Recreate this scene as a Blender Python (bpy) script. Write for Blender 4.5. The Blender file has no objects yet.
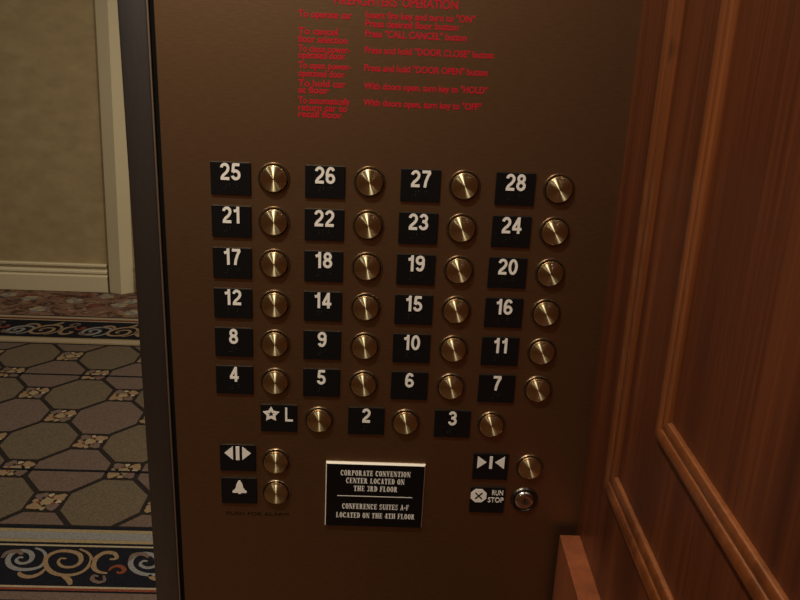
import bpy, bmesh, math, random
from mathutils import Vector, Matrix
random.seed(7)
S = bpy.context.scene
COL = S.collection
PI = math.pi
FLOOR = -1.3554            # world z of the floor; z = 0 is the centre of the top row of buttons
CEIL = FLOOR + 2.42
CAB_CEIL = FLOOR + 2.36

# ------------------------------------------------------------------ materials
def mat(name, color, rough=0.5, metal=0.0, spec=None):
    m = bpy.data.materials.new(name); m.use_nodes = True
    b = m.node_tree.nodes['Principled BSDF']
    b.inputs['Base Color'].default_value = (*color, 1)
    b.inputs['Roughness'].default_value = rough
    b.inputs['Metallic'].default_value = metal
    if spec is not None: b.inputs['Specular IOR Level'].default_value = spec
    return m
def N(m, t, **kw):
    n = m.node_tree.nodes.new(t)
    for k, v in kw.items(): setattr(n, k, v)
    return n
def L(m, a, b): m.node_tree.links.new(a, b)
def bsdf(m): return m.node_tree.nodes['Principled BSDF']
def ramp(m, stops):
    r = N(m, 'ShaderNodeValToRGB'); e = r.color_ramp.elements
    while len(e) < len(stops): e.new(0.5)
    for i, (p, c) in enumerate(stops):
        e[i].position = p; e[i].color = (*c, 1)
    return r
def noise_color(m, stops, scale, stretch=(1, 1, 1), detail=4, bump=0.0, bscale=None, coord='Object', distortion=0.0):
    tc = N(m, 'ShaderNodeTexCoord'); mp = N(m, 'ShaderNodeMapping'); mp.inputs['Scale'].default_value = stretch
    nz = N(m, 'ShaderNodeTexNoise'); nz.inputs['Scale'].default_value = scale; nz.inputs['Detail'].default_value = detail
    nz.inputs['Distortion'].default_value = distortion
    r = ramp(m, stops)
    L(m, tc.outputs[coord], mp.inputs['Vector']); L(m, mp.outputs[0], nz.inputs['Vector'])
    L(m, nz.outputs['Fac'], r.inputs['Fac']); L(m, r.outputs['Color'], bsdf(m).inputs['Base Color'])
    if bump:
        n2 = N(m, 'ShaderNodeTexNoise'); n2.inputs['Scale'].default_value = bscale or scale; n2.inputs['Detail'].default_value = 3
        L(m, mp.outputs[0], n2.inputs['Vector'])
        bp = N(m, 'ShaderNodeBump'); bp.inputs['Strength'].default_value = bump; bp.inputs['Distance'].default_value = 0.002
        L(m, n2.outputs['Fac'], bp.inputs['Height']); L(m, bp.outputs[0], bsdf(m).inputs['Normal'])
    return m

M = {}
# brushed bronze of the panel: fine horizontal grain
p = M['bronze'] = mat('brushed_bronze', (.2, .115, .06), .45, 1.0)
noise_color(p, [(.3, (.27, .170, .098)), (.7, (.325, .208, .122))], 90, (1, 1, 8), 5, bump=.03, bscale=220)
p = M['cap'] = mat('radially_brushed_brass', (.76, .69, .46), .39, 1.0)
b = bsdf(p); b.inputs['Anisotropic'].default_value = 1.0; b.inputs['Anisotropic Rotation'].default_value = .25
tg = N(p, 'ShaderNodeTangent', direction_type='RADIAL', axis='Z'); L(p, tg.outputs[0], b.inputs['Tangent'])
M['cap_edge'] = mat('polished_brass_edge', (.72, .6, .4), .22, 1.0)
M['collar'] = mat('dull_nickel_collar', (.34, .28, .21), .3, 1.0)
M['dark_collar'] = mat('dark_steel_ring', (.14, .135, .13), .3, 1.0)
M['recess'] = mat('recess_shade', (.012, .011, .01), .5)
M['plate'] = mat('black_plate_plastic', (.004, .0045, .006), .38, 0, .4)
M['white'] = mat('white_lettering', (.88, .87, .87), .55, 0, .3)
M['plaque'] = mat('black_engraving_plastic', (.004, .004, .005), .3, 0, .4)
M['core'] = mat('white_plastic_core', (.8, .78, .74), .5)
M['red'] = mat('red_enamel_ink', (.52, .007, .03), .5, 0, .3)
M['blackink'] = mat('black_ink', (.006, .005, .005), .6, 0, .2)
M['chrome'] = mat('chrome', (.62, .6, .58), .16, 1.0)
p = M['steel'] = mat('dark_brushed_steel', (.12, .115, .11), .34, 1.0)
noise_color(p, [(.3, (.20, .225, .26)), (.7, (.225, .25, .285))], 40, (12, 12, 1), 3, bump=.04, bscale=150)
M['bead'] = mat('worn_metal_bead', (.55, .47, .38), .45, 1.0)
M['gap'] = mat('black_gap_shade', (.004, .004, .004), .8, 0, .1)

def wood(name, dark, mid, light, rough=.38):
    m = mat(name, mid, rough, 0, .35)
    tc = N(m, 'ShaderNodeTexCoord'); mp = N(m, 'ShaderNodeMapping'); mp.inputs['Scale'].default_value = (9, 9, .55)
    nz = N(m, 'ShaderNodeTexNoise'); nz.inputs['Scale'].default_value = 2.6; nz.inputs['Detail'].default_value = 5; nz.inputs['Distortion'].default_value = .5
    mp2 = N(m, 'ShaderNodeMapping'); mp2.inputs['Scale'].default_value = (60, 60, 1.4)
    n2 = N(m, 'ShaderNodeTexNoise'); n2.inputs['Scale'].default_value = 4; n2.inputs['Detail'].default_value = 4
    mx = N(m, 'ShaderNodeMix', data_type='FLOAT'); mx.inputs[0].default_value = .35
    L(m, tc.outputs['Object'], mp.inputs['Vector']); L(m, tc.outputs['Object'], mp2.inputs['Vector'])
    L(m, mp.outputs[0], nz.inputs['Vector']); L(m, mp2.outputs[0], n2.inputs['Vector'])
    L(m, nz.outputs['Fac'], mx.inputs[2]); L(m, n2.outputs['Fac'], mx.inputs[3])
    r = ramp(m, [(.33, dark), (.5, mid), (.68, light)])
    L(m, mx.outputs[0], r.inputs['Fac'])
    # one small dark knot in the boards
    k1 = N(m, 'ShaderNodeMapping', vector_type='POINT'); k1.inputs['Location'].default_value = (0, .126 / .0045, -.145 / .010); k1.inputs['Scale'].default_value = (0, 1 / .0045, 1 / .010)
    k2 = N(m, 'ShaderNodeVectorMath', operation='LENGTH'); L(m, tc.outputs['Object'], k1.inputs['Vector']); L(m, k1.outputs[0], k2.inputs[0])
    k3 = N(m, 'ShaderNodeMapRange'); k3.inputs['From Min'].default_value = .3; k3.inputs['From Max'].default_value = 1.3; k3.inputs['To Min'].default_value = .75; k3.inputs['To Max'].default_value = 0
    L(m, k2.outputs['Value'], k3.inputs['Value'])
    k4 = N(m, 'ShaderNodeMix', data_type='RGBA'); k4.inputs[7].default_value = (.015, .006, .004, 1)
    L(m, k3.outputs[0], k4.inputs[0]); L(m, r.outputs['Color'], k4.inputs[6]); L(m, k4.outputs[2], bsdf(m).inputs['Base Color'])
    bp = N(m, 'ShaderNodeBump'); bp.inputs['Strength'].default_value = .08; bp.inputs['Distance'].default_value = .001
    L(m, n2.outputs['Fac'], bp.inputs['Height']); L(m, bp.outputs[0], bsdf(m).inputs['Normal'])
    return m
M['wood'] = wood('red_brown_wood', (.040, .0105, .0045), (.072, .019, .0075), (.122, .035, .013))
M['wood_trim'] = wood('honey_wood_trim', (.085, .023, .007), (.14, .040, .011), (.215, .066, .018), .25)
M['wood_rail'] = wood('reddish_wood_rail', (.14, .04, .017), (.2, .058, .023), (.27, .082, .034), .4)

for q in ('wood_trim', 'wood_rail'):
    bsdf(M[q]).inputs['Specular IOR Level'].default_value = .8
bsdf(M['wood_trim']).inputs['Coat Weight'].default_value = .6; bsdf(M['wood_trim']).inputs['Coat Roughness'].default_value = .3
M['wood_rear'] = wood('tan_wood_panelling', (.10, .05, .026), (.15, .078, .04), (.2, .11, .058))
M['paper'] = noise_color(mat('tan_wallpaper', (.34, .26, .15), .8), [(.3, (.34, .262, .145)), (.7, (.43, .336, .188))], 11, (1, 1, 1.6), 6, bump=.12, bscale=150)
M['cream'] = mat('cream_painted_wood', (.68, .62, .44), .45)
M['plaster'] = mat('ceiling_plaster', (.6, .56, .48), .8)
def carpet(name, a, b):
    a = tuple(v * .74 for v in a); b = tuple(v * .74 for v in b)
    return noise_color(mat(name, a, .95, 0, .1), [(.35, a), (.65, b)], 160, (1, 1, 1), 3, bump=.25, bscale=220)
M['olive'] = carpet('olive_brown_pile', (.105, .080, .054), (.16, .124, .086))
M['mauve'] = carpet('mauve_brown_pile', (.112, .08, .066), (.168, .122, .10))
M['line'] = carpet('dark_line_pile', (.018, .014, .013), (.03, .024, .021))
M['navy'] = carpet('navy_pile', (.006, .007, .011), (.012, .013, .02))
M['tan'] = carpet('tan_pile', (.23, .155, .09), (.32, .22, .135))
M['gold'] = carpet('gold_pile', (.26, .20, .115), (.34, .27, .16))
M['bluegrey'] = carpet('blue_grey_pile', (.19, .19, .19), (.27, .27, .275))
M['cream_pile'] = carpet('cream_pile', (.34, .28, .19), (.44, .37, .26))
M['rust'] = carpet('rust_pile', (.16, .04, .022), (.24, .065, .035))
M['taupe'] = carpet('taupe_pile', (.13, .09, .075), (.18, .13, .11))
M['field'] = noise_color(mat('brown_floral_pile', (.2, .12, .09), .95, 0, .1),
    [(.38, (.055, .032, .024)), (.48, (.15, .085, .06)), (.6, (.19, .11, .08)), (.72, (.27, .2, .14))], 16, (1, 1, 1), 4, bump=.2, bscale=200, distortion=1.2)
M['cabfloor'] = noise_color(mat('cab_carpet', (.12, .06, .035), .9), [(.35, (.10, .05, .03)), (.65, (.2, .11, .06))], 30)
def emit(name, c, s):
    m = mat(name, c); b = bsdf(m); b.inputs['Emission Color'].default_value = (*c, 1); b.inputs['Emission Strength'].default_value = s
    return m

# ------------------------------------------------------------------ helpers
def link_bm(name, bm, mats, parent=None, smooth=None):
    me = bpy.data.meshes.new(name); bm.normal_update(); bm.to_mesh(me); bm.free()
    for m in (mats if isinstance(mats, (list, tuple)) else [mats]): me.materials.append(m)
    if smooth is not None:
        for f in me.polygons: f.use_smooth = True
        me.set_sharp_from_angle(angle=math.radians(smooth))
    o = bpy.data.objects.new(name, me); COL.objects.link(o)
    if parent: o.parent = parent
    return o
def box(bm, x0, x1, y0, y1, z0, z1, mi=0, bevel=0.0, seg=2):
    r = bmesh.ops.create_cube(bm, size=1)
    vs = r['verts']
    for v in vs:
        v.co = Vector(((x0 + x1) / 2 + v.co.x * (x1 - x0), (y0 + y1) / 2 + v.co.y * (y1 - y0), (z0 + z1) / 2 + v.co.z * (z1 - z0)))
    fs = {f for v in vs for f in v.link_faces}
    for f in fs: f.material_index = mi
    if bevel:
        es = list({e for v in vs for e in v.link_edges})
        r = bmesh.ops.bevel(bm, geom=es, offset=bevel, segments=seg, affect='EDGES', profile=.5)
        for f in r['faces']: f.material_index = mi
def lathe(bm, prof, seg=64, mats=None):
    rings = []
    for (r, z) in prof:
        if r == 0: rings.append([bm.verts.new((0, 0, z))])
        else: rings.append([bm.verts.new((r * math.cos(2 * PI * k / seg), r * math.sin(2 * PI * k / seg), z)) for k in range(seg)])
    for i in range(len(rings) - 1):
        a, b = rings[i], rings[i + 1]
        for k in range(seg):
            q = (k + 1) % seg
            if len(a) == 1: f = bm.faces.new((a[0], b[k], b[q]))
            elif len(b) == 1: f = bm.faces.new((a[k], b[0], a[q]))
            else: f = bm.faces.new((a[k], b[k], b[q], a[q]))
            if mats: f.material_index = mats[i]
    bmesh.ops.recalc_face_normals(bm, faces=bm.faces[:])
def prism(bm, pts, z0, z1, mi=0):
    lo = [bm.verts.new((x, y, z0)) for x, y in pts]; hi = [bm.verts.new((x, y, z1)) for x, y in pts]
    n = len(pts); fs = [bm.faces.new(hi), bm.faces.new(lo[::-1])]
    for i in range(n):
        j = (i + 1) % n; fs.append(bm.faces.new((lo[i], lo[j], hi[j], hi[i])))
    for f in fs: f.material_index = mi
    bmesh.ops.recalc_face_normals(bm, faces=fs)
def text(bm, s, h=None, w=None, cx=0, cy=0, left=None, bold=0.0, z0=0, z1=.0004, sx=1.0, cap=None, spacing=1.0):
    """Solid lettering added to bm; x right, y up. cap = height of a capital; h/w = full box."""
    cu = bpy.data.curves.new('txt', 'FONT'); cu.body = s; cu.offset = bold; cu.size = 1; cu.space_character = spacing
    cu.resolution_u = 4; cu.extrude = .01
    ob = bpy.data.objects.new('txt', cu); COL.objects.link(ob)
    dg = bpy.context.evaluated_depsgraph_get()
    me = bpy.data.meshes.new_from_object(ob.evaluated_get(dg))
    xs = [v.co.x for v in me.vertices]; ys = [v.co.y for v in me.vertices]
    W, H = max(xs) - min(xs), max(ys) - min(ys)
    if cap: ky = cap / .727
    else: ky = h / H
    kx = (w / W) if w else ky * sx
    y0 = 0 if cap else (min(ys) + max(ys)) / 2
    for v in me.vertices:
        x = (v.co.x - min(xs)) * kx
        v.co = Vector((x + (left if left is not None else cx - W * kx / 2), (v.co.y - y0) * ky + cy, z1 if v.co.z > 0 else z0))
    bm.from_mesh(me)
    bpy.data.objects.remove(ob); bpy.data.meshes.remove(me); bpy.data.curves.remove(cu)
def prop(o, label=None, cat=None, group=None, kind=None):
    if label: o['label'] = label
    if cat: o['category'] = cat
    if group: o['group'] = group
    if kind: o['kind'] = kind
    return o
def empty(name, loc, rx=0):
    o = bpy.data.objects.new(name, None); COL.objects.link(o); o.location = loc; o.rotation_euler = (rx, 0, 0)
    o.empty_display_size = .02
    return o
FRONT = PI / 2       # things on the panel are built lying down (x right, y up, z outwards) and stood up with this rotation

# ------------------------------------------------------------------ control panel
bm = bmesh.new(); box(bm, -.1146, .3690, 0, .004, FLOOR + .02, CAB_CEIL, bevel=.0008)
o = link_bm('control_panel', bm, M['bronze'])
prop(o, 'tall brushed bronze elevator control panel carrying all the floor buttons', 'control panel')

# ------------------------------------------------------------------ buttons
def make_button():
    r = empty('elevator_button', (0, 0, 0), FRONT)
    bm = bmesh.new()
    lathe(bm, [(0, .0048), (.0128, .0048), (.0137, .0043), (.0141, .0034), (.0141, 0)], 72, [0, 1, 1, 1])
    link_bm('button_cap', bm, [M['cap'], M['cap_edge']], r, 30)
    bm = bmesh.new()
    lathe(bm, [(.0141, .0003), (.0149, .0003), (.0151, .0012), (.0156, .0018), (.0163, .0018), (.0168, .0012), (.0170, 0)], 72, [1, 0, 0, 0, 0, 0])  # near-black inner floor paints in the shade between cap and collar
    c = link_bm('button_collar', bm, [M['collar'], M['recess']], r, 40); c['label'] = 'dark thin metal collar'
    return r
proto = make_button(); used = [False]
def copy_tree(root):
    r = root.copy(); COL.objects.link(r)
    for ch in root.children:
        c = ch.copy(); COL.objects.link(c); c.parent = r
    return r
def put_button(x, z, label):
    r = proto if not used[0] else copy_tree(proto); used[0] = True
    r.location = (x + .0008, 0, z)
    prop(r, label, 'elevator button', 'round brass elevator buttons')
    return r

PW, PH, PT = .0417, .0345, .0022
bm = bmesh.new(); box(bm, -PW / 2, PW / 2, -PH / 2, PH / 2, 0, PT, bevel=.0006)
me_o = link_bm('plate_master', bm, M['plate']); PLATE = me_o.data; PLATE.name = 'plate'; bpy.data.objects.remove(me_o)
BR = {'1': (1,), '2': (1, 2), '3': (1, 4), '4': (1, 4, 5), '5': (1, 5), '6': (1, 2, 4), '7': (1, 2, 4, 5), '8': (1, 2, 5), '9': (2, 4), '0': (2, 4, 5)}
def plate(name, x, z, label, cat, group):
    o = bpy.data.objects.new(name, PLATE); COL.objects.link(o)
    o.location = (x, 0, z); o.rotation_euler = (FRONT, 0, 0)
    return prop(o, label, cat, group)
def mark(name, parent, build):
    bm = bmesh.new(); build(bm)
    return link_bm(name, bm, M['white'], parent)
def braille(parent, s):
    bm = bmesh.new(); cells = [(3, 4, 5, 6)] + [BR[c] for c in s]
    for i, cell in enumerate(cells):
        for d in cell:
            x = (i - (len(cells) - 1) / 2) * .0062 + (-.0012 if d <= 3 else .0012); y = -.0062 - ((d - 1) % 3) * .0024
            r = bmesh.ops.create_uvsphere(bm, u_segments=8, v_segments=5, radius=.0007)
            for v in r['verts']: v.co = Vector((v.co.x + x, v.co.y + y, PT + v.co.z * .7))
    link_bm('braille', bm, M['plate'], parent, 60)
# narrow grotesque digits drawn as strokes in a box 0..w x 0..1
def arc(cx, cy, rx, ry, a0, a1, n=14): return [(cx + rx * math.cos(math.radians(a0 + (a1 - a0) * k / n)), cy + ry * math.sin(math.radians(a0 + (a1 - a0) * k / n))) for k in range(n + 1)]
SIX = [arc(.29, .30, .205, .215, 0, 360, 24), arc(.30, .50, .215, .415, 190, 90, 12) + [(.42, .875), (.475, .77)]]
DIG = {
 '0': (.58, [arc(.29, .5, .205, .415, 0, 360, 28)]),
 '1': (.44, [[(.31, 0), (.31, 1.0)], [(.06, .735), (.20, .765), (.285, .86), (.31, .98)]]),
 '2': (.58, [arc(.29, .70, .20, .215, 172, -12, 14) + [(.455, .56), (.36, .43), (.20, .29), (.125, .17), (.11, .085)], [(.03, .085), (.55, .085)]]),
 '3': (.57, [arc(.275, .72, .185, .195, 165, -75, 14) + [(.20, .53)], [(.20, .53)] + arc(.275, .30, .21, .215, 80, -168, 16)]),
 '4': (.60, [[(.40, 0), (.40, 1.0)], [(.385, .93), (.07, .31)], [(.02, .275), (.58, .275)]]),
 '5': (.58, [[(.52, .915), (.15, .915)], [(.165, .96), (.115, .47)], arc(.28, .32, .21, .235, 143, -165, 18)]),
 '6': (.58, SIX),
 '7': (.56, [[(.03, .915), (.54, .915)], [(.50, .90), (.36, .62), (.26, .32), (.215, 0)]]),
 '8': (.58, [arc(.29, .725, .175, .19, 0, 360, 24), arc(.29, .295, .205, .21, 0, 360, 24)]),
 '9': (.58, [[(.58 - x, 1 - y) for x, y in st] for st in SIX])}
def stroke(bm, P, wd, z0, z1):
    n = len(P); Lf, Rt = [], []; closed = (Vector(P[0]) - Vector(P[-1])).length < 1e-6
    P = [Vector(p) for p in P]
    for i in range(n):
        if closed: d = P[(i + 1) % (n - 1)] - P[(i - 1) % (n - 1)]
        else: d = P[min(i + 1, n - 1)] - P[max(i - 1, 0)]
        d.normalize(); nn = Vector((-d.y, d.x)) * wd / 2
        Lf.append(P[i] + nn); Rt.append(P[i] - nn)
    ld = [[bm.verts.new((v.x, v.y, z)) for v in side] for side in (Rt, Lf) for z in (z0, z1)]
    r0, r1, l0, l1 = ld
    for i in range(n - 1):
        bm.faces.new((r1[i], r1[i + 1], l1[i + 1], l1[i])); bm.faces.new((r0[i], r0[i + 1], r1[i + 1], r1[i])); bm.faces.new((l1[i], l1[i + 1], l0[i + 1], l0[i]))
    if not closed:
        bm.faces.new((r1[0], l1[0], l0[0], r0[0])); bm.faces.new((r0[-1], l0[-1], l1[-1], r1[-1]))
def numeral(s):
    def b(bm):
        H = .0178; kx = H * .97; gap = .075
        W = sum(DIG[c][0] for c in s) + gap * (len(s) - 1); x = -W / 2; yb = -.0016
        for c in s:
            for q, st in enumerate(DIG[c][1]): stroke(bm, [((x + px) * kx, yb + py * H) for px, py in st], .160 * H, PT - .0002, PT + .0007 + q * .00003)
            x += DIG[c][0] + gap
    return b

DZ = .04628
order = [['25', '26', '27', '28'], ['21', '22', '23', '24'], ['17', '18', '19', '20'], ['12', '14', '15', '16'], ['8', '9', '10', '11'], ['4', '5', '6', '7']]
def floor_pair(s, x, z, dx=0, dz=0):
    put_button(x, z, 'round brass button to the right of the black %s plate' % s)
    pl = plate('number_plate', x - (.0438 if x < .05 else .0457) + dx, z - .0014 + dz, 'black plate with raised white number %s' % s, 'number plate', 'black floor number plates')
    mark('numeral', pl, numeral(s))['label'] = 'white numeral'
    braille(pl, s)
for r_, row in enumerate(order):
    for c_, s in enumerate(row): floor_pair(s, c_ * .1, -r_ * DZ, -.00027 * r_, .0005 * r_ * (1 - .2 * c_))
for x, s in ((.15, '2'), (.25, '3')): floor_pair(s, x, -.2781, .0008, .0021 if s == '2' else .0016)
# lobby plate with star
put_button(.05, -.2781, 'round brass button right of the star and letter L plate')
pl = plate('lobby_plate', .0045, -.2768, 'black plate with white outline star and letter L', 'sign plate', 'black symbol plates')
def star(bm):
    out, inn = [], []
    for k in range(10):
        a = PI / 2 + k * PI / 5; ro = .0098 if k % 2 == 0 else .0052; ri = .0042 if k % 2 == 0 else .0019
        out.append((-.0088 + ro * math.cos(a), .0052 + ro * math.sin(a))); inn.append((-.0088 + ri * math.cos(a), .0052 + ri * math.sin(a)))
    z0, z1 = PT - .0002, PT + .0007
    O0 = [bm.verts.new((*p, z0)) for p in out]; O1 = [bm.verts.new((*p, z1)) for p in out]
    I0 = [bm.verts.new((*p, z0)) for p in inn]; I1 = [bm.verts.new((*p, z1)) for p in inn]
    for i in range(10):
        j = (i + 1) % 10
        bm.faces.new((O1[i], O1[j], I1[j], I1[i])); bm.faces.new((O0[i], O0[j], O1[j], O1[i])); bm.faces.new((I1[i], I1[j], I0[j], I0[i]))
mark('star', pl, star)
mark('letter', pl, lambda bm: text(bm, 'L', h=.0172, w=.0088, cx=.0118, cy=.0053, bold=.004, z0=PT - .0002, z1=PT + .0007))
# open door, alarm, close door, run/stop
put_button(0, -.3338, 'round brass button beside the door-open symbol plate')
pl = plate('door_open_plate', -.0437, -.3298, 'black plate with white door-open arrows pointing apart', 'sign plate', 'black symbol plates')
def opn(bm):
    for k in (-1, 1):
        prism(bm, [(k * .0054, .0152), (k * .0152, .0066), (k * .0054, -.0022)][::k], PT - .0002, PT + .0007)
    prism(bm, [(-.0021, .0152), (-.0021, -.0024), (.0021, -.0024), (.0021, .0152)], PT - .0002, PT + .0007)
mark('symbol', pl, opn)
put_button(0, -.3755, 'round brass button beside the bell plate, lowest on the left')
pl = plate('alarm_plate', -.0433, -.3740, 'black plate with a white bell symbol', 'sign plate', 'black symbol plates')
def bell(bm):
    P = [(0, .0146), (.0012, .0138), (.0030, .0112), (.0042, .0080), (.0048, .0044), (.0072, .0012), (.0092, -.0004), (.0088, -.0022), (.0020, -.0022), (.0014, -.0036)]
    prism(bm, [(x * .92 + .0008, y) for x, y in P + [(-x, y) for x, y in P[::-1][:-1]]], PT - .0002, PT + .0007)
mark('symbol', pl, bell)
put_button(.3, -.3327, 'round brass button beside the door-close symbol plate')
pl = plate('door_close_plate', .2540, -.3328, 'black plate with white door-close arrows pointing together', 'sign plate', 'black symbol plates')
def cls(bm):
    for k in (-1, 1):
        prism(bm, [(k * .0160, .0140), (k * .0052, .0062), (k * .0160, -.0022)][::k], PT - .0002, PT + .0007)
    prism(bm, [(-.0017, .0140), (-.0017, -.0022), (.0017, -.0022), (.0017, .0140)], PT - .0002, PT + .0007)
mark('symbol', pl, cls)
pl = plate('run_stop_plate', .2535, -.3783, 'black plate reading RUN STOP with a white octagon', 'sign plate', 'black symbol plates')
def octx(bm):
    prism(bm, [(-.0108 + .0102 * math.cos(PI / 8 + k * PI / 4), .0062 + .0096 * math.sin(PI / 8 + k * PI / 4)) for k in range(8)], PT - .0002, PT + .0006)
ob = mark('octagon', pl, octx); ob.data.materials.append(M['plate'])
bm = bmesh.new()
for a in (PI / 4, -PI / 4):
    d = Vector((math.cos(a), math.sin(a))) * .0058; n = Vector((-d.y, d.x)).normalized() * .00075; c = Vector((-.0108, .0062))
    prism(bm, [tuple(c + d + n), tuple(c - d + n), tuple(c - d - n), tuple(c + d - n)], PT + .0005, PT + .0009)
link_bm('cross', bm, M['plate'], ob)['label'] = 'black cross'
mark('lettering', pl, lambda bm: (text(bm, 'RUN', h=.0068, w=.0130, cx=.0118, cy=.0106, bold=.004, z0=PT - .0002, z1=PT + .0005),
                                  text(bm, 'STOP', h=.0068, w=.0188, cx=.0102, cy=.0008, bold=.004, z0=PT - .0002, z1=PT + .0005)))
# key switch
ks = empty('key_switch', (.2985, 0, -.3775), FRONT)
prop(ks, 'round chrome key switch with dark keyhole, right of the RUN STOP plate', 'key switch')
bm = bmesh.new(); lathe(bm, [(.0129, .0004), (.0133, .0016), (.0140, .0024), (.0148, .0026), (.0156, .0022), (.0164, .0012), (.0168, 0)], 64, [0] * 6)
link_bm('outer_ring', bm, M['dark_collar'], ks, 40)
bm = bmesh.new(); lathe(bm, [(.0040, .0030), (.0044, .0050), (.0070, .0056), (.0098, .0048), (.0122, .0026), (.0128, 0)], 64, [0] * 5)
link_bm('lock_face', bm, M['chrome'], ks, 40)
bm = bmesh.new(); lathe(bm, [(0, .0042), (.0030, .0044), (.0038, .0046), (.0039, .0018)], 40, [0] * 3)
ky = link_bm('lock_core', bm, M['collar'], ks, 40)
bm = bmesh.new(); box(bm, -.0010, .0010, -.0027, .0027, .0040, .0049)
link_bm('keyhole', bm, M['recess'], ky)

# ------------------------------------------------------------------ plaque
X0, X1, Z0, Z1 = .0592, .1768, -.4185, -.3320
def tilt(x): return -.0012 * (x - X0) / (X1 - X0)
cx, cz = (X0 + X1) / 2, (Z0 + Z1) / 2
w, h = X1 - X0, Z1 - Z0
t = .0032
bm = bmesh.new()
A = [(-w / 2, -h / 2), (w / 2, -h / 2), (w / 2, h / 2), (-w / 2, h / 2)]
B_ = [(-w / 2 + .0011, -h / 2 + .0004), (w / 2 - .0011, -h / 2 + .0004), (w / 2 - .0011, h / 2 - .0018), (-w / 2 + .0011, h / 2 - .0018)]
v0 = [bm.verts.new((*p, 0)) for p in A]; v1 = [bm.verts.new((*p, .0014)) for p in A]; v2 = [bm.verts.new((*p, t)) for p in B_]
for i in range(4):
    j = (i + 1) % 4
    bm.faces.new((v0[i], v0[j], v1[j], v1[i])); bm.faces.new((v1[i], v1[j], v2[j], v2[i]))
f = bm.faces.new(v2); f.material_index = 1
bm.faces.new(v0[::-1])
bmesh.ops.recalc_face_normals(bm, faces=bm.faces[:])
pq = link_bm('notice_plaque', bm, [M['core'], M['plaque']])
pq.location = (cx, 0, cz); pq.rotation_euler = (FRONT, .006, 0)
prop(pq, 'black rectangular plaque with white edge and engraved convention center notice', 'plaque')

# condensed fat-face serif capitals for the plaque: thick stems, hairlines and slab serifs
def glyph(c):
    """list of polygons in a box 0..w x 0..1, plus w"""
    T, t_, s = .20, .07, .06     # stem, hairline, serif reach
    P = []
    def R(x0, y0, x1, y1): P.append([(x0, y0), (x1, y0), (x1, y1), (x0, y1)])
    def stem(x, serif=True, y0=0, y1=1):
        R(x, y0, x + T, y1)
        if serif: R(x - s, y0, x + T + s, y0 + t_); R(x - s, y1 - t_, x + T + s, y1)
    def thin(x, y0=0, y1=1): R(x, y0, x + t_, y1); R(x - s, y0, x + t_ + s, y0 + t_); R(x - s, y1 - t_, x + t_ + s, y1)
    def ring(cx, cy, rx, ry, a0, a1, tx=T, ty=t_, n=14):
        for k in range(n):
            a, b = a0 + (a1 - a0) * k / n, a0 + (a1 - a0) * (k + 1) / n
            q = lambda an, e: (cx + (rx - e * tx) * math.cos(an), cy + (ry - e * ty) * math.sin(an))
            P.append([q(a, 0), q(b, 0), q(b, 1), q(a, 1)])
    def line(x0, y0, x1, y1, th): P.append([(x0, y0), (x0 + th, y0), (x1 + th, y1), (x1, y1)])
    if c == 'C': ring(.3, .5, .3, .5, PI * .22, PI * 1.78); R(.48, .66, .55, .95); W = .6
    elif c in 'O0': ring(.3, .5, .3, .5, 0, 2 * PI, n=20); W = .6
    elif c == 'R': stem(.06); ring(.26, .75, .28, .25, -PI / 2, PI / 2); R(.2, .5, .3, .5 + t_); R(.2, 1 - t_, .3, 1); line(.42, 0, .28, .5, T * .9); R(.42, 0, .68, t_); W = .68
    elif c == 'P': stem(.06); ring(.26, .74, .3, .26, -PI / 2, PI / 2); R(.2, .48, .3, .48 + t_); R(.2, 1 - t_, .3, 1); W = .58
    elif c == 'A': line(.06, 0, .26, 1, t_); line(.40, 0, .22, 1, T); R(.16, .3, .42, .3 + t_); R(-.02, 0, .2, t_); R(.34, 0, .66, t_); W = .64
    elif c == 'T': stem(.2, False); R(.1, 0, .5, t_); R(0, 1 - t_, .6, 1); R(0, .72, t_, 1); R(.6 - t_, .72, .6, 1); W = .6
    elif c == 'E': stem(.06); R(.2, 0, .56, t_); R(.2, 1 - t_, .56, 1); R(.2, .47, .42, .47 + t_); R(.5, 0, .56, .28); R(.5, .72, .56, 1); R(.38, .36, .43, .64); W = .58
    elif c == 'F': stem(.06); R(.2, 1 - t_, .56, 1); R(.2, .47, .42, .47 + t_); R(.5, .72, .56, 1); R(.38, .36, .43, .64); W = .56
    elif c == 'N': thin(.06); thin(.56); line(.46, 0, .04, 1, T); W = .68
    elif c == 'V': line(.24, 0, .04, 1, T); line(.27, 0, .5, 1, t_); R(-.02, 1 - t_, .3, 1); R(.42, 1 - t_, .64, 1); W = .62
    elif c == 'I': stem(.06); W = .32
    elif c == 'L': stem(.06); R(.2, 0, .56, t_); R(.5, 0, .56, .3); W = .58
    elif c == 'D': stem(.06); ring(.26, .5, .34, .5, -PI / 2, PI / 2); W = .62
    elif c == 'H': stem(.06); stem(.46); R(.2, .47, .5, .47 + t_); W = .72
    elif c == 'U': stem(.06, False, .25); R(0, 1 - t_, .32, 1); thin(.52, .28); ring(.325, .28, .265, .28, PI, 2 * PI, tx=.12); W = .66
    elif c == 'S': ring(.27, .74, .25, .26, PI * .15, PI * 1.5, tx=.13); ring(.27, .26, .25, .26, -PI / 2, PI * .85 - 0, tx=.13, n=8) if 0 else ring(.27, .26, .25, .26, -PI * .85, PI * .5, tx=.15); line(.34, .28, .06, .72, T); R(.44, .7, .49, 1); R(.03, 0, .08, .3); W = .54
    elif c == '3': ring(.24, .75, .24, .25, -PI / 2, PI * .85, tx=.16); ring(.24, .26, .26, .26, -PI * .85, PI / 2, tx=.18); W = .52
    elif c == '4': R(.3, 0, .3 + T, 1); R(.2, 0, .58, t_); line(0, .3, .26, 1, t_); R(0, .25, .58, .25 + t_); W = .6
    elif c == '-': R(.02, .36, .28, .5); W = .3
    else: W = .3
    return P, W
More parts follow.
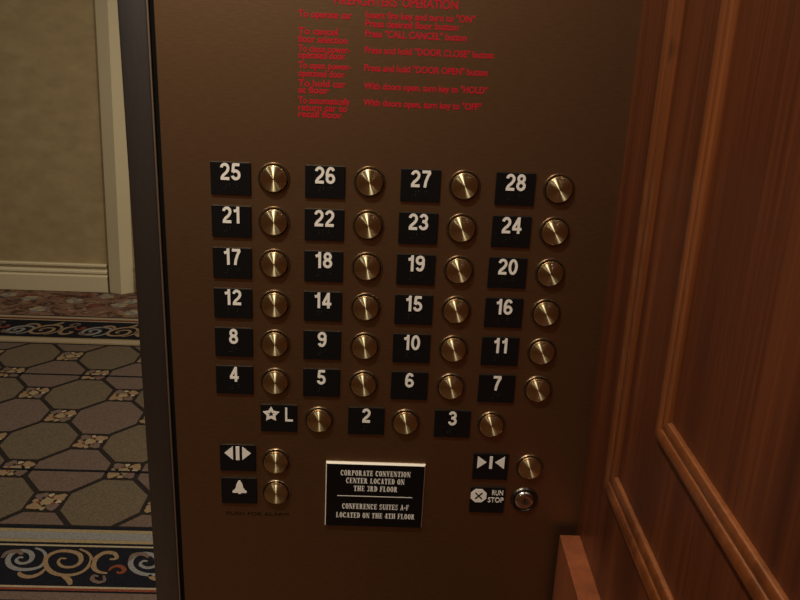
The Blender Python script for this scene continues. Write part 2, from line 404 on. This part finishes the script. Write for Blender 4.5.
def serif_line(bm, s, cx, cy, H, width, z0, z1):
    adv = 0; items = []
    for ch in s:
        P, W = glyph(ch); items.append((adv, P)); adv += W + .11
    k = width / (adv - .11)
    for i, (a, P) in enumerate(items):
        for q in P:
            pts = [(cx - width / 2 + (x + a) * k, cy + (y - .5) * H) for x, y in q]
            ar = sum(pts[j][0] * pts[(j + 1) % len(pts)][1] - pts[(j + 1) % len(pts)][0] * pts[j][1] for j in range(len(pts)))
            if ar < 0: pts = pts[::-1]
            prism(bm, pts, z0, z1)
bm = bmesh.new()
for s, y, wd, dx in (('CORPORATE CONVENTION', .0300, .0825, 0), ('CENTER LOCATED ON', .0198, .0692, 0), ('THE 3RD FLOOR', .0093, .0520, .0008), ('CONFERENCE SUITES A-F', -.0153, .0800, .0016), ('LOCATED ON THE 4TH FLOOR', -.0277, .0945, .0020)):
    serif_line(bm, s, dx, y, .0072, wd, t - .0002, t + .00022)
box(bm, -.0445, .0450, -.0016, -.0008, t - .0002, t + .0002)
link_bm('engraved_lettering', bm, M['white'], pq)['label'] = 'white engraved lettering'

# ------------------------------------------------------------------ printed texts
bm = bmesh.new(); C1, C2 = .0262, .0922
LT = [(.1605, 'To operate car', 53), (.1445, 'To cancel', 39), (.1369, 'floor selection', 49), (.1279, 'To close power-', 52), (.1218, 'operated door', 47),
      (.1120, 'To open power-', 53), (.1043, 'operated door', 47), (.0947, 'To hold car', 48), (.0880, 'at floor', 31), (.0778, 'To automatically', 53), (.0708, 'return car to', 50), (.0642, 'recall floor', 45)]
RT = [(.1620, 'Insert fire key and turn to "ON"', 107), (.1540, 'Press desired floor button', 91), (.1445, 'Press "CALL CANCEL" button', 100), (.1290, 'Press and hold "DOOR CLOSE" button', 128),
      (.1120, 'Press and hold "DOOR OPEN" button', 123), (.0945, 'With doors open, turn key to "HOLD"', 124), (.0781, 'With doors open, turn key to "OFF"', 119)]
for z, s, w_ in LT: text(bm, s, cap=.0066, left=C1, cy=z, bold=.022, w=w_ * .00099, z0=0, z1=.00025)
for z, s, w_ in RT: text(bm, s, cap=.0066, left=C2, cy=z, bold=.022, w=w_ * .00101, z0=0, z1=.00025)
text(bm, "FIREFIGHTERS' OPERATION", cap=.0085, w=.121, left=.0615, cy=.1735, bold=.014, z0=0, z1=.00025)
o = link_bm('printed_instructions', bm, M['red']); o.rotation_euler = (FRONT, 0, 0); o.location = (0, 0, 0)
prop(o, "block of small red printed firefighters' instructions at the top of the panel", 'printed text')
bm = bmesh.new(); text(bm, 'PUSH FOR ALARM', cap=.0048, w=.074, left=-.0590, cy=-.4085, bold=.0, z0=0, z1=.00025)
o = link_bm('printed_alarm_caption', bm, M['blackink']); o.rotation_euler = (FRONT, .0, 0)
prop(o, 'faint black printed PUSH FOR ALARM line below the bell plate', 'printed text')

# ------------------------------------------------------------------ door jamb
bm = bmesh.new()
box(bm, -.1503, -.1205, 0, .16, FLOOR, CEIL, bevel=.003, seg=3)
jb = link_bm('door_jamb', bm, M['steel'], smooth=40)
prop(jb, 'dark brushed steel door jamb along the left edge of the bronze panel', 'door jamb', kind='structure')
bm = bmesh.new(); box(bm, -.1207, -.1148, .003, .16, FLOOR, CEIL)  # black strip stands in for the shaded gap between jamb and panel
link_bm('gap_shade', bm, M['gap'], jb)['label'] = 'black strip standing in for the shaded gap'
bm = bmesh.new(); box(bm, -.1213, -.1195, -.0012, .004, FLOOR, CEIL, bevel=.0007)
link_bm('edge_bead', bm, M['bead'], jb)

# ------------------------------------------------------------------ right wood wall
def shear(o):
    for v in o.data.vertices: v.co.x += -.0045 * (v.co.z + .4) + .043 * min(v.co.y, 0)
XW = .3678
bm = bmesh.new(); box(bm, XW, XW + .03, -1.62, .004, FLOOR, CAB_CEIL)
o = link_bm('wall_right', bm, M['wood']); shear(o)
prop(o, 'red-brown wood panelled elevator side wall right of the control panel', kind='structure')
def moulding(name, y0, z0, width, depth, label):
    """Rectangular picture-frame moulding on the side wall; cross-section: double bead. y0: outer near-panel edge, z0: outer bottom edge."""
    y1, z1 = -1.50, .93
    prof = []     # (distance inwards across the moulding, height off the wall)
    n = 9
    for i in range(n + 1):
        a = PI * i / n; prof.append((width * .27 * (1 - math.cos(a)) , depth * (.25 + .75 * math.sin(a) ** .7) if 0 < i < n else (0 if i == 0 else depth * .35)))
    for i in range(1, n + 1):
        a = PI * i / n; prof.append((width * .54 + width * .23 * (1 - math.cos(a)), depth * (.25 + .6 * math.sin(a) ** .7) if i < n else 0))
    bm = bmesh.new(); corners = [(y0, z0, -1, 1), (y1 if False else y1 + 0, z0, 1, 1), (y1, z1, 1, -1), (y0, z1, -1, -1)]
    rings = []
    for (y, z, sy, sz) in corners:
        rings.append([bm.verts.new((XW - hgt, y + sy * d, z + sz * d)) for d, hgt in prof])
    for i in range(4):
        a, b = rings[i], rings[(i + 1) % 4]
        for k in range(len(prof) - 1): bm.faces.new((a[k], b[k], b[k + 1], a[k + 1]))
    bmesh.ops.recalc_face_normals(bm, faces=bm.faces[:])
    # make sure normals face the cab (-x)
    if sum(f.normal.x * f.calc_area() for f in bm.faces) > 0: bmesh.ops.reverse_faces(bm, faces=bm.faces[:])
    o = link_bm(name, bm, M['wood_trim'], smooth=50); shear(o)
    return prop(o, label, kind='structure')
moulding('trim_1', -.099, -.298, .032, .0065, 'outer honey-coloured beaded wood moulding frame, nearer the control panel')
moulding('trim_2', -.2275, -.168, .0245, .0065, 'inner honey-coloured beaded wood moulding frame, farther from the control panel')
# projecting lower board
bm = bmesh.new(); box(bm, .3435, XW + .001, -1.60, -.0144, -.70, -.4160, bevel=.0008)
o = link_bm('wall_rail', bm, M['wood_rail']); shear(o)
prop(o, 'red-brown wooden rail board projecting low on the right wall, bottom of the picture', 'wall rail')

# ------------------------------------------------------------------ rest of the cab
def slab(name, x0, x1, y0, y1, z0, z1, m, label=None):
    bm = bmesh.new(); box(bm, x0, x1, y0, y1, z0, z1)
    return prop(link_bm(name, bm, m), label, kind='structure')
slab('wall_rear', -1.62, XW + .03, -1.66, -1.62, FLOOR, CAB_CEIL, M['wood_rear'])
slab('wall_left', -1.66, -1.62, -1.66, 0, FLOOR, CAB_CEIL, M['wood_rear'])
slab('ceiling', -1.66, XW + .03, -1.66, .004, CAB_CEIL, CAB_CEIL + .04, M['plaster'])
slab('floor_cab', -1.66, XW + .03, -1.66, .0, FLOOR - .05, FLOOR, M['cabfloor'])
slab('wall_front', -1.66, -1.30, 0, .16, FLOOR, CAB_CEIL, M['bronze'])
slab('wall_front_header', -1.30, -.1485, 0, .16, FLOOR + 2.1, CEIL, M['bronze'])

# ------------------------------------------------------------------ hall
YW = 3.685
slab('wall_hall_near_right', -.114, 3.0, .006, .17, FLOOR, CEIL, M['paper'])
slab('wall_hall_near_left', -5.0, -1.30, .161, .26, FLOOR, CEIL, M['paper'])
slab('wall_hall', -5.0, 3.0, YW, YW + .1, FLOOR, CEIL, M['paper'], 'tan mottled wallpapered hallway wall beyond the doorway')
slab('wall_hall_end_left', -5.1, -5.0, .16, YW + .1, FLOOR, CEIL, M['paper'])
slab('wall_hall_end_right', 3.0, 3.1, .006, YW + .1, FLOOR, CEIL, M['paper'])
slab('ceiling_hall', -5.1, 3.1, 0.0, YW + .1, CEIL, CEIL + .05, M['plaster'])
slab('floor', -5.1, 3.1, 0.0, YW + .1, FLOOR - .08, FLOOR - .012, M['line'])
# casing
def hshear(o):
    for v in o.data.vertices: v.co.x += .0235 * (v.co.z + .6)
bm = bmesh.new()
a = -1.436
pr = [(a, 0), (a, -.014), (a + .003, -.018), (a + .078, -.050), (a + .136, 0)]
lo = [bm.verts.new((x, YW + y, FLOOR)) for x, y in pr]; hi = [bm.verts.new((x, YW + y, CEIL)) for x, y in pr]
for i in range(len(pr)):
    j = (i + 1) % len(pr); bm.faces.new((lo[i], lo[j], hi[j], hi[i]))
bmesh.ops.recalc_face_normals(bm, faces=bm.faces[:])
o = link_bm('trim_3', bm, M['cream']); hshear(o)
prop(o, 'cream painted vertical casing on the hallway wall, right next to the steel jamb', kind='structure')
# baseboard, profile extruded along x
bm = bmesh.new()
pf = [(0, -1.187), (-.016, -1.187), (-.022, -1.191), (-.022, -1.200), (-.014, -1.206), (-.009, -1.216), (-.010, -1.226), (-.018, -1.231), (-.019, -1.241), (-.014, -1.246),
      (-.011, -1.252), (-.013, -1.258), (-.021, -1.262), (-.021, FLOOR)]
def extrude_profile(bm, x0, x1):
    A_ = [bm.verts.new((x0, YW + y, z)) for y, z in pf]; B2 = [bm.verts.new((x1, YW + y, z)) for y, z in pf]
    for i in range(len(pf) - 1): bm.faces.new((A_[i], A_[i + 1], B2[i + 1], B2[i]))
extrude_profile(bm, -5.0, -1.4605)
bmesh.ops.recalc_face_normals(bm, faces=bm.faces[:])
if sum(f.normal.y * f.calc_area() for f in bm.faces) > 0: bmesh.ops.reverse_faces(bm, faces=bm.faces[:])
o = link_bm('baseboard_hall', bm, M['cream'], smooth=25)
prop(o, 'tall cream moulded baseboard along the hallway wall', kind='structure')
bm = bmesh.new(); extrude_profile(bm, -1.292, 3.0)
bmesh.ops.recalc_face_normals(bm, faces=bm.faces[:])
if sum(f.normal.y * f.calc_area() for f in bm.faces) > 0: bmesh.ops.reverse_faces(bm, faces=bm.faces[:])
prop(link_bm('baseboard_hall_right', bm, M['cream'], smooth=25), kind='structure')

# carpet: woven pattern as coloured pile, all in one mesh
CM = ['line', 'olive', 'mauve', 'navy', 'tan', 'gold', 'bluegrey', 'cream_pile', 'rust', 'taupe', 'field']
CI = {k: i for i, k in enumerate(CM)}
bm = bmesh.new()
XL, XR = -3.6, 1.6
ZC = FLOOR - .004
def cq(x0, x1, y0, y1, key, lvl=0):
    f = bm.faces.new([bm.verts.new(p) for p in ((x0, y0, ZC + lvl * .0012), (x1, y0, ZC + lvl * .0012), (x1, y1, ZC + lvl * .0012), (x0, y1, ZC + lvl * .0012))]); f.material_index = CI[key]
def cpoly(pts, key, lvl):
    ar = sum(pts[j][0] * pts[(j + 1) % len(pts)][1] - pts[(j + 1) % len(pts)][0] * pts[j][1] for j in range(len(pts)))
    if ar < 0: pts = pts[::-1]
    f = bm.faces.new([bm.verts.new((x, y, ZC + lvl * .0012)) for x, y in pts]); f.material_index = CI[key]
cq(-5.0, 3.0, .17, 1.337, 'taupe'); cq(-5.0, 3.0, 1.337, 2.847, 'line'); cq(-5.0, 3.0, 2.847, YW, 'line')
# octagons
HX, HY = .1895, .2045; X0c, Y0c = -.949, 1.4705
SQ = .052; LN = .0075
def clip(pts, y0, y1):
    for (yy, sgn) in ((y0, 1), (y1, -1)):
        out = []
        for i in range(len(pts)):
            a, b = pts[i], pts[(i + 1) % len(pts)]
            ina, inb = sgn * (a[1] - yy) >= 0, sgn * (b[1] - yy) >= 0
            if ina: out.append(a)
            if ina != inb:
                t_ = (yy - a[1]) / (b[1] - a[1]); out.append((a[0] + t_ * (b[0] - a[0]), yy))
        pts = out
        if len(pts) < 3: return None
    return pts
for j in range(-2, 8):
    for i in range(-14, 14):
        x, y = X0c + i * HX, Y0c + j * HY
        if (i + j) % 2 == 1:
            c = SQ + LN * .6
            ex, ey = HX - c, HY - c      # octagon: points where it meets the rosette squares
            q = 1 - LN / .1
            pts = [(ex, c * .92), (c * .92, ey), (-c * .92, ey), (-ex, c * .92), (-ex, -c * .92), (-c * .92, -ey), (c * .92, -ey), (ex, -c * .92)]
            # inset for the dark outline
            pts = [(x + px * .985 * (1 - .03), y + py * .985 * (1 - .03)) for px, py in pts]
            # sides between rosettes run diagonally, leave LN gap
            pts = clip(pts, 1.342, 2.842)
            if pts and XL < x < XR: cpoly(pts, 'mauve' if j % 2 else 'olive', 1)
        elif 1.342 + .02 < y < 2.84 and XL < x < XR:
            # rosette: four lobes and a centre on a dark ground, irregular
            for (dx, dy, rr, kk) in ((-.030, -.026, .023, 'tan'), (.028, -.030, .021, 'taupe'), (.032, .026, .023, 'tan'), (-.027, .030, .021, 'taupe'), (0, 0, .024, 'gold'), (.038, 0, .010, 'cream_pile'), (-.038, .004, .010, 'tan'), (0, .038, .010, 'cream_pile'), (0, -.040, .011, 'gold')):
                ph = random.random() * 6
                cpoly([(x + dx + rr * (1 + .22 * math.sin(3 * k * PI / 5 + ph)) * math.cos(k * PI / 5), y + dy + rr * (1 + .22 * math.sin(3 * k * PI / 5 + ph)) * math.sin(k * PI / 5)) for k in range(10)], kk, 1 if rr > .022 else 1.5)
            for k in range(6):
                a = k * PI / 3 + random.random(); dx, dy = .026 * math.cos(a), .026 * math.sin(a)
                cpoly([(x + dx + .006 * math.cos(k2 * PI / 3), y + dy + .008 * math.sin(k2 * PI / 3)) for k2 in range(6)], 'rust' if k % 2 else 'line', 2)
for y in (1.667, 2.481): cq(-5.0, 3.0, y - .006, y + .006, 'navy', 2.4)
# near border bands
def band(y0, y1, key, lvl=1): cq(-5.0, 3.0, y0, y1, key, lvl)
band(1.318, 1.337, 'navy', .5)
band(1.252, 1.320, 'gold'); band(1.268, 1.304, 'bluegrey', 1.5)
band(1.228, 1.252, 'navy'); band(1.232, 1.240, 'cream_pile', 1.5)
band(1.052, 1.228, 'navy'); band(1.044, 1.052, 'cream_pile'); band(1.034, 1.044, 'rust'); band(1.026, 1.034, 'navy'); band(.96, 1.026, 'taupe'); band(.985, .992, 'navy', 1.5)
# far border bands
band(2.856, 2.932, 'gold'); band(2.872, 2.916, 'cream_pile', 1.5)
band(2.938, 3.165, 'navy'); band(3.172, 3.184, 'cream_pile'); band(3.190, 3.205, 'rust'); band(3.208, 3.238, 'cream_pile')
band(3.252, YW, 'field')
def ribbon(pts, w0, key, lvl):
    P = [Vector(p) for p in pts]
    # Catmull-Rom
    out = []
    for i in range(len(P) - 1):
        p0, p1, p2, p3 = P[max(i - 1, 0)], P[i], P[i + 1], P[min(i + 2, len(P) - 1)]
        for k in range(4):
            u = k / 4
            out.append(.5 * ((2 * p1) + (-p0 + p2) * u + (2 * p0 - 5 * p1 + 4 * p2 - p3) * u * u + (-p0 + 3 * p1 - 3 * p2 + p3) * u ** 3))
    out.append(P[-1]); n = len(out); Lf, Rt = [], []
    for i in range(n):
        d = (out[min(i + 1, n - 1)] - out[max(i - 1, 0)]).normalized(); nn = Vector((-d.y, d.x))
        ww = w0 * (.45 + .55 * min(1, 3 * min(i + .3, n - 1 - i + .3) / n)) / 2 * 1.0
        Lf.append(out[i] + nn * ww); Rt.append(out[i] - nn * ww)
    vl = [bm.verts.new((v.x, v.y, ZC + lvl * .0012)) for v in Lf]; vr = [bm.verts.new((v.x, v.y, ZC + lvl * .0012)) for v in Rt]
    for i in range(n - 1):
        f = bm.faces.new((vr[i], vr[i + 1], vl[i + 1], vl[i])); f.material_index = CI[key]
SC = {
 'B1': ('bluegrey', .015, [(.046, .086), (.072, .074), (.093, .046), (.098, .008), (.08, -.011), (.042, -.015), (.009, 0), (-.01, .028), (-.01, .058), (.011, .072), (.037, .066), (.054, .044), (.055, .021), (.036, .012), (.016, .024), (.018, .04), (.03, .039)]),
 'T1': ('tan', .014, [(.178, .085), (.207, .069), (.228, .041), (.231, -.001), (.213, -.029), (.176, -.037), (.136, -.023), (.105, .013), (.098, .046), (.117, .071), (.152, .074), (.187, .059), (.202, .026), (.19, .002), (.161, .001), (.14, .019), (.139, .038), (.156, .038)]),
 'T2': ('tan', .016, [(.170, -.036), (.197, -.056), (.211, -.078)]),
 'T3': ('tan', .015, [(.115, -.005), (.106, -.033), (.083, -.047), (.055, -.039), (.046, -.026)]),
 'T4': ('tan', .016, [(.282, .040), (.301, .044), (.288, .067), (.26, .071), (.243, .051), (.241, .022), (.253, -.005), (.272, -.02), (.296, -.024)]),
 'M1': ('taupe', .012, [(.289, -.035), (.299, -.057), (.285, -.065), (.264, -.054), (.261, -.036), (.276, -.04)]),
 'R1': ('rust', .013, [(.296, -.013), (.304, .006), (.323, .009), (.34, -.007), (.333, -.022), (.32, -.016)]),
 'M2': ('taupe', .017, [(.342, .035), (.346, .062), (.374, .068), (.393, .052)])}
for rep in range(-6, 6):
    for k, (key, w_, pts) in SC.items():
        x0 = -.93 + rep * .372
        lv = 1.5 + .3 * (list(SC).index(k) % 3)
        if XL < x0 < XR:
            if k == 'B1' and rep % 2: # every second blue spiral is larger
                pts = [((x - .045) * 1.15 + .040, (y - .035) * 1.12 + .030) for x, y in pts]
            ribbon([(x0 + x, 1.135 + y) for x, y in pts], w_, key, lv)
        x1 = -1.745 + rep * .39
        if XL < x1 < XR:
            ribbon([(x1 + x * 1.04, 3.055 - (y - .005) * 1.12) for x, y in pts], w_ * 1.3, key, lv)
# floral field by the far wall: leaves and small blossoms
for k in range(90):
    x, y = random.uniform(-2.9, -.6), random.uniform(3.28, YW - .05); a = random.uniform(-.6, .6); s = random.uniform(.025, .06)
    key = random.choice(['tan', 'gold', 'taupe', 'rust', 'tan'])
    ca, sa = math.cos(a), math.sin(a)
    pts = [(-s, 0), (-.4 * s, .3 * s), (.4 * s, .28 * s), (s, 0), (.4 * s, -.18 * s), (-.4 * s, -.26 * s)]
    cpoly([(x + u * ca - v * sa, y + u * sa + v * ca) for u, v in pts], key, 1.5 + random.random() * .5)
for (px, py) in ((-1.86, 3.52), (-1.60, 3.50), (-1.33, 3.45), (-1.74, 3.34), (-1.22, 3.33), (-2.1, 3.33), (-1.45, 3.60), (-1.28, 3.52), (-2.2, 3.5), (-2.0, 3.57)):
    for k in range(5):
        a = k * 2 * PI / 5 + px * 9; x, y = px + .026 * math.cos(a), py + .026 * math.sin(a)
        cpoly([(x + .024 * math.cos(t2 * PI / 4), y + .02 * math.sin(t2 * PI / 4)) for t2 in range(8)], 'bluegrey' if k % 2 else 'cream_pile', 2.2 + .1 * k)
o = link_bm('patterned_carpet', bm, [M[k] for k in CM])
prop(o, 'hallway carpet with brown octagons and navy scrollwork border', 'carpet')

# ------------------------------------------------------------------ lamps
HOT = emit('lamp_glow', (1, .86, .62), 6)
RIM = mat('downlight_rim', (.6, .5, .35), .3, 1)
def downlight(x, y, zc, power, size=.10, color=(1, .84, .62), label='recessed ceiling downlight out of view above', spread=150):
    r = empty('downlight', (x, y, zc))
    bm = bmesh.new(); lathe(bm, [(.05, .0), (.052, -.004), (.068, -.006), (.074, -.002), (.074, .0)], 40, [0] * 4)
    link_bm('rim', bm, RIM, r, 40)
    prop(r, label, 'ceiling lamp', 'recessed downlights')
    ld = bpy.data.lights.new('lamp', 'AREA'); ld.shape = 'DISK'; ld.size = size; ld.energy = power; ld.color = color; ld.spread = math.radians(spread)
    lo_ = bpy.data.objects.new('lamp', ld); COL.objects.link(lo_); lo_.location = (0, 0, -.008); lo_.parent = r
    return r
downlight(-.19, -.50, CAB_CEIL, 10.5, .06)
downlight(-.95, -.50, CAB_CEIL, 5.0, .06)
downlight(-.19, -1.25, CAB_CEIL, 3.5, .08)
downlight(-.95, -1.25, CAB_CEIL, 1.0, .08)
for x, pw in ((-3.2, 6), (-1.5, 8), (0.3, 30), (1.9, 16)):
    downlight(x, 2.1, CEIL, pw, .2, (1, .86, .66), 'recessed hallway ceiling downlight out of view above', 180)

wd = bpy.data.worlds.new('world'); S.world = wd; wd.use_nodes = True
wd.node_tree.nodes['Background'].inputs[0].default_value = (0, 0, 0, 1)

# ------------------------------------------------------------------ camera
f, CX, CY, CZ, yaw, pitch, roll = 790.989, .10927, -.82692, .14463, .03491, .31946, .04396
fwd = Vector((math.sin(yaw) * math.cos(pitch), math.cos(yaw) * math.cos(pitch), -math.sin(pitch)))
right = Vector((math.cos(yaw), -math.sin(yaw), 0)); up = right.cross(fwd)
r2 = math.cos(roll) * right + math.sin(roll) * up; u2 = -math.sin(roll) * right + math.cos(roll) * up
cd = bpy.data.cameras.new('camera'); cam = bpy.data.objects.new('camera', cd); COL.objects.link(cam)
cd.sensor_width = 36; cd.lens = 36 * f / 800; cd.clip_start = .01
R3 = Matrix((r2, u2, -fwd)).transposed().to_4x4(); cam.matrix_world = Matrix.Translation((CX, CY, CZ)) @ R3
S.camera = cam
S.view_settings.view_transform = 'Standard'; S.view_settings.look = 'None'; S.view_settings.gamma = 1
S.view_settings.use_curve_mapping = False; S.view_settings.exposure = 0
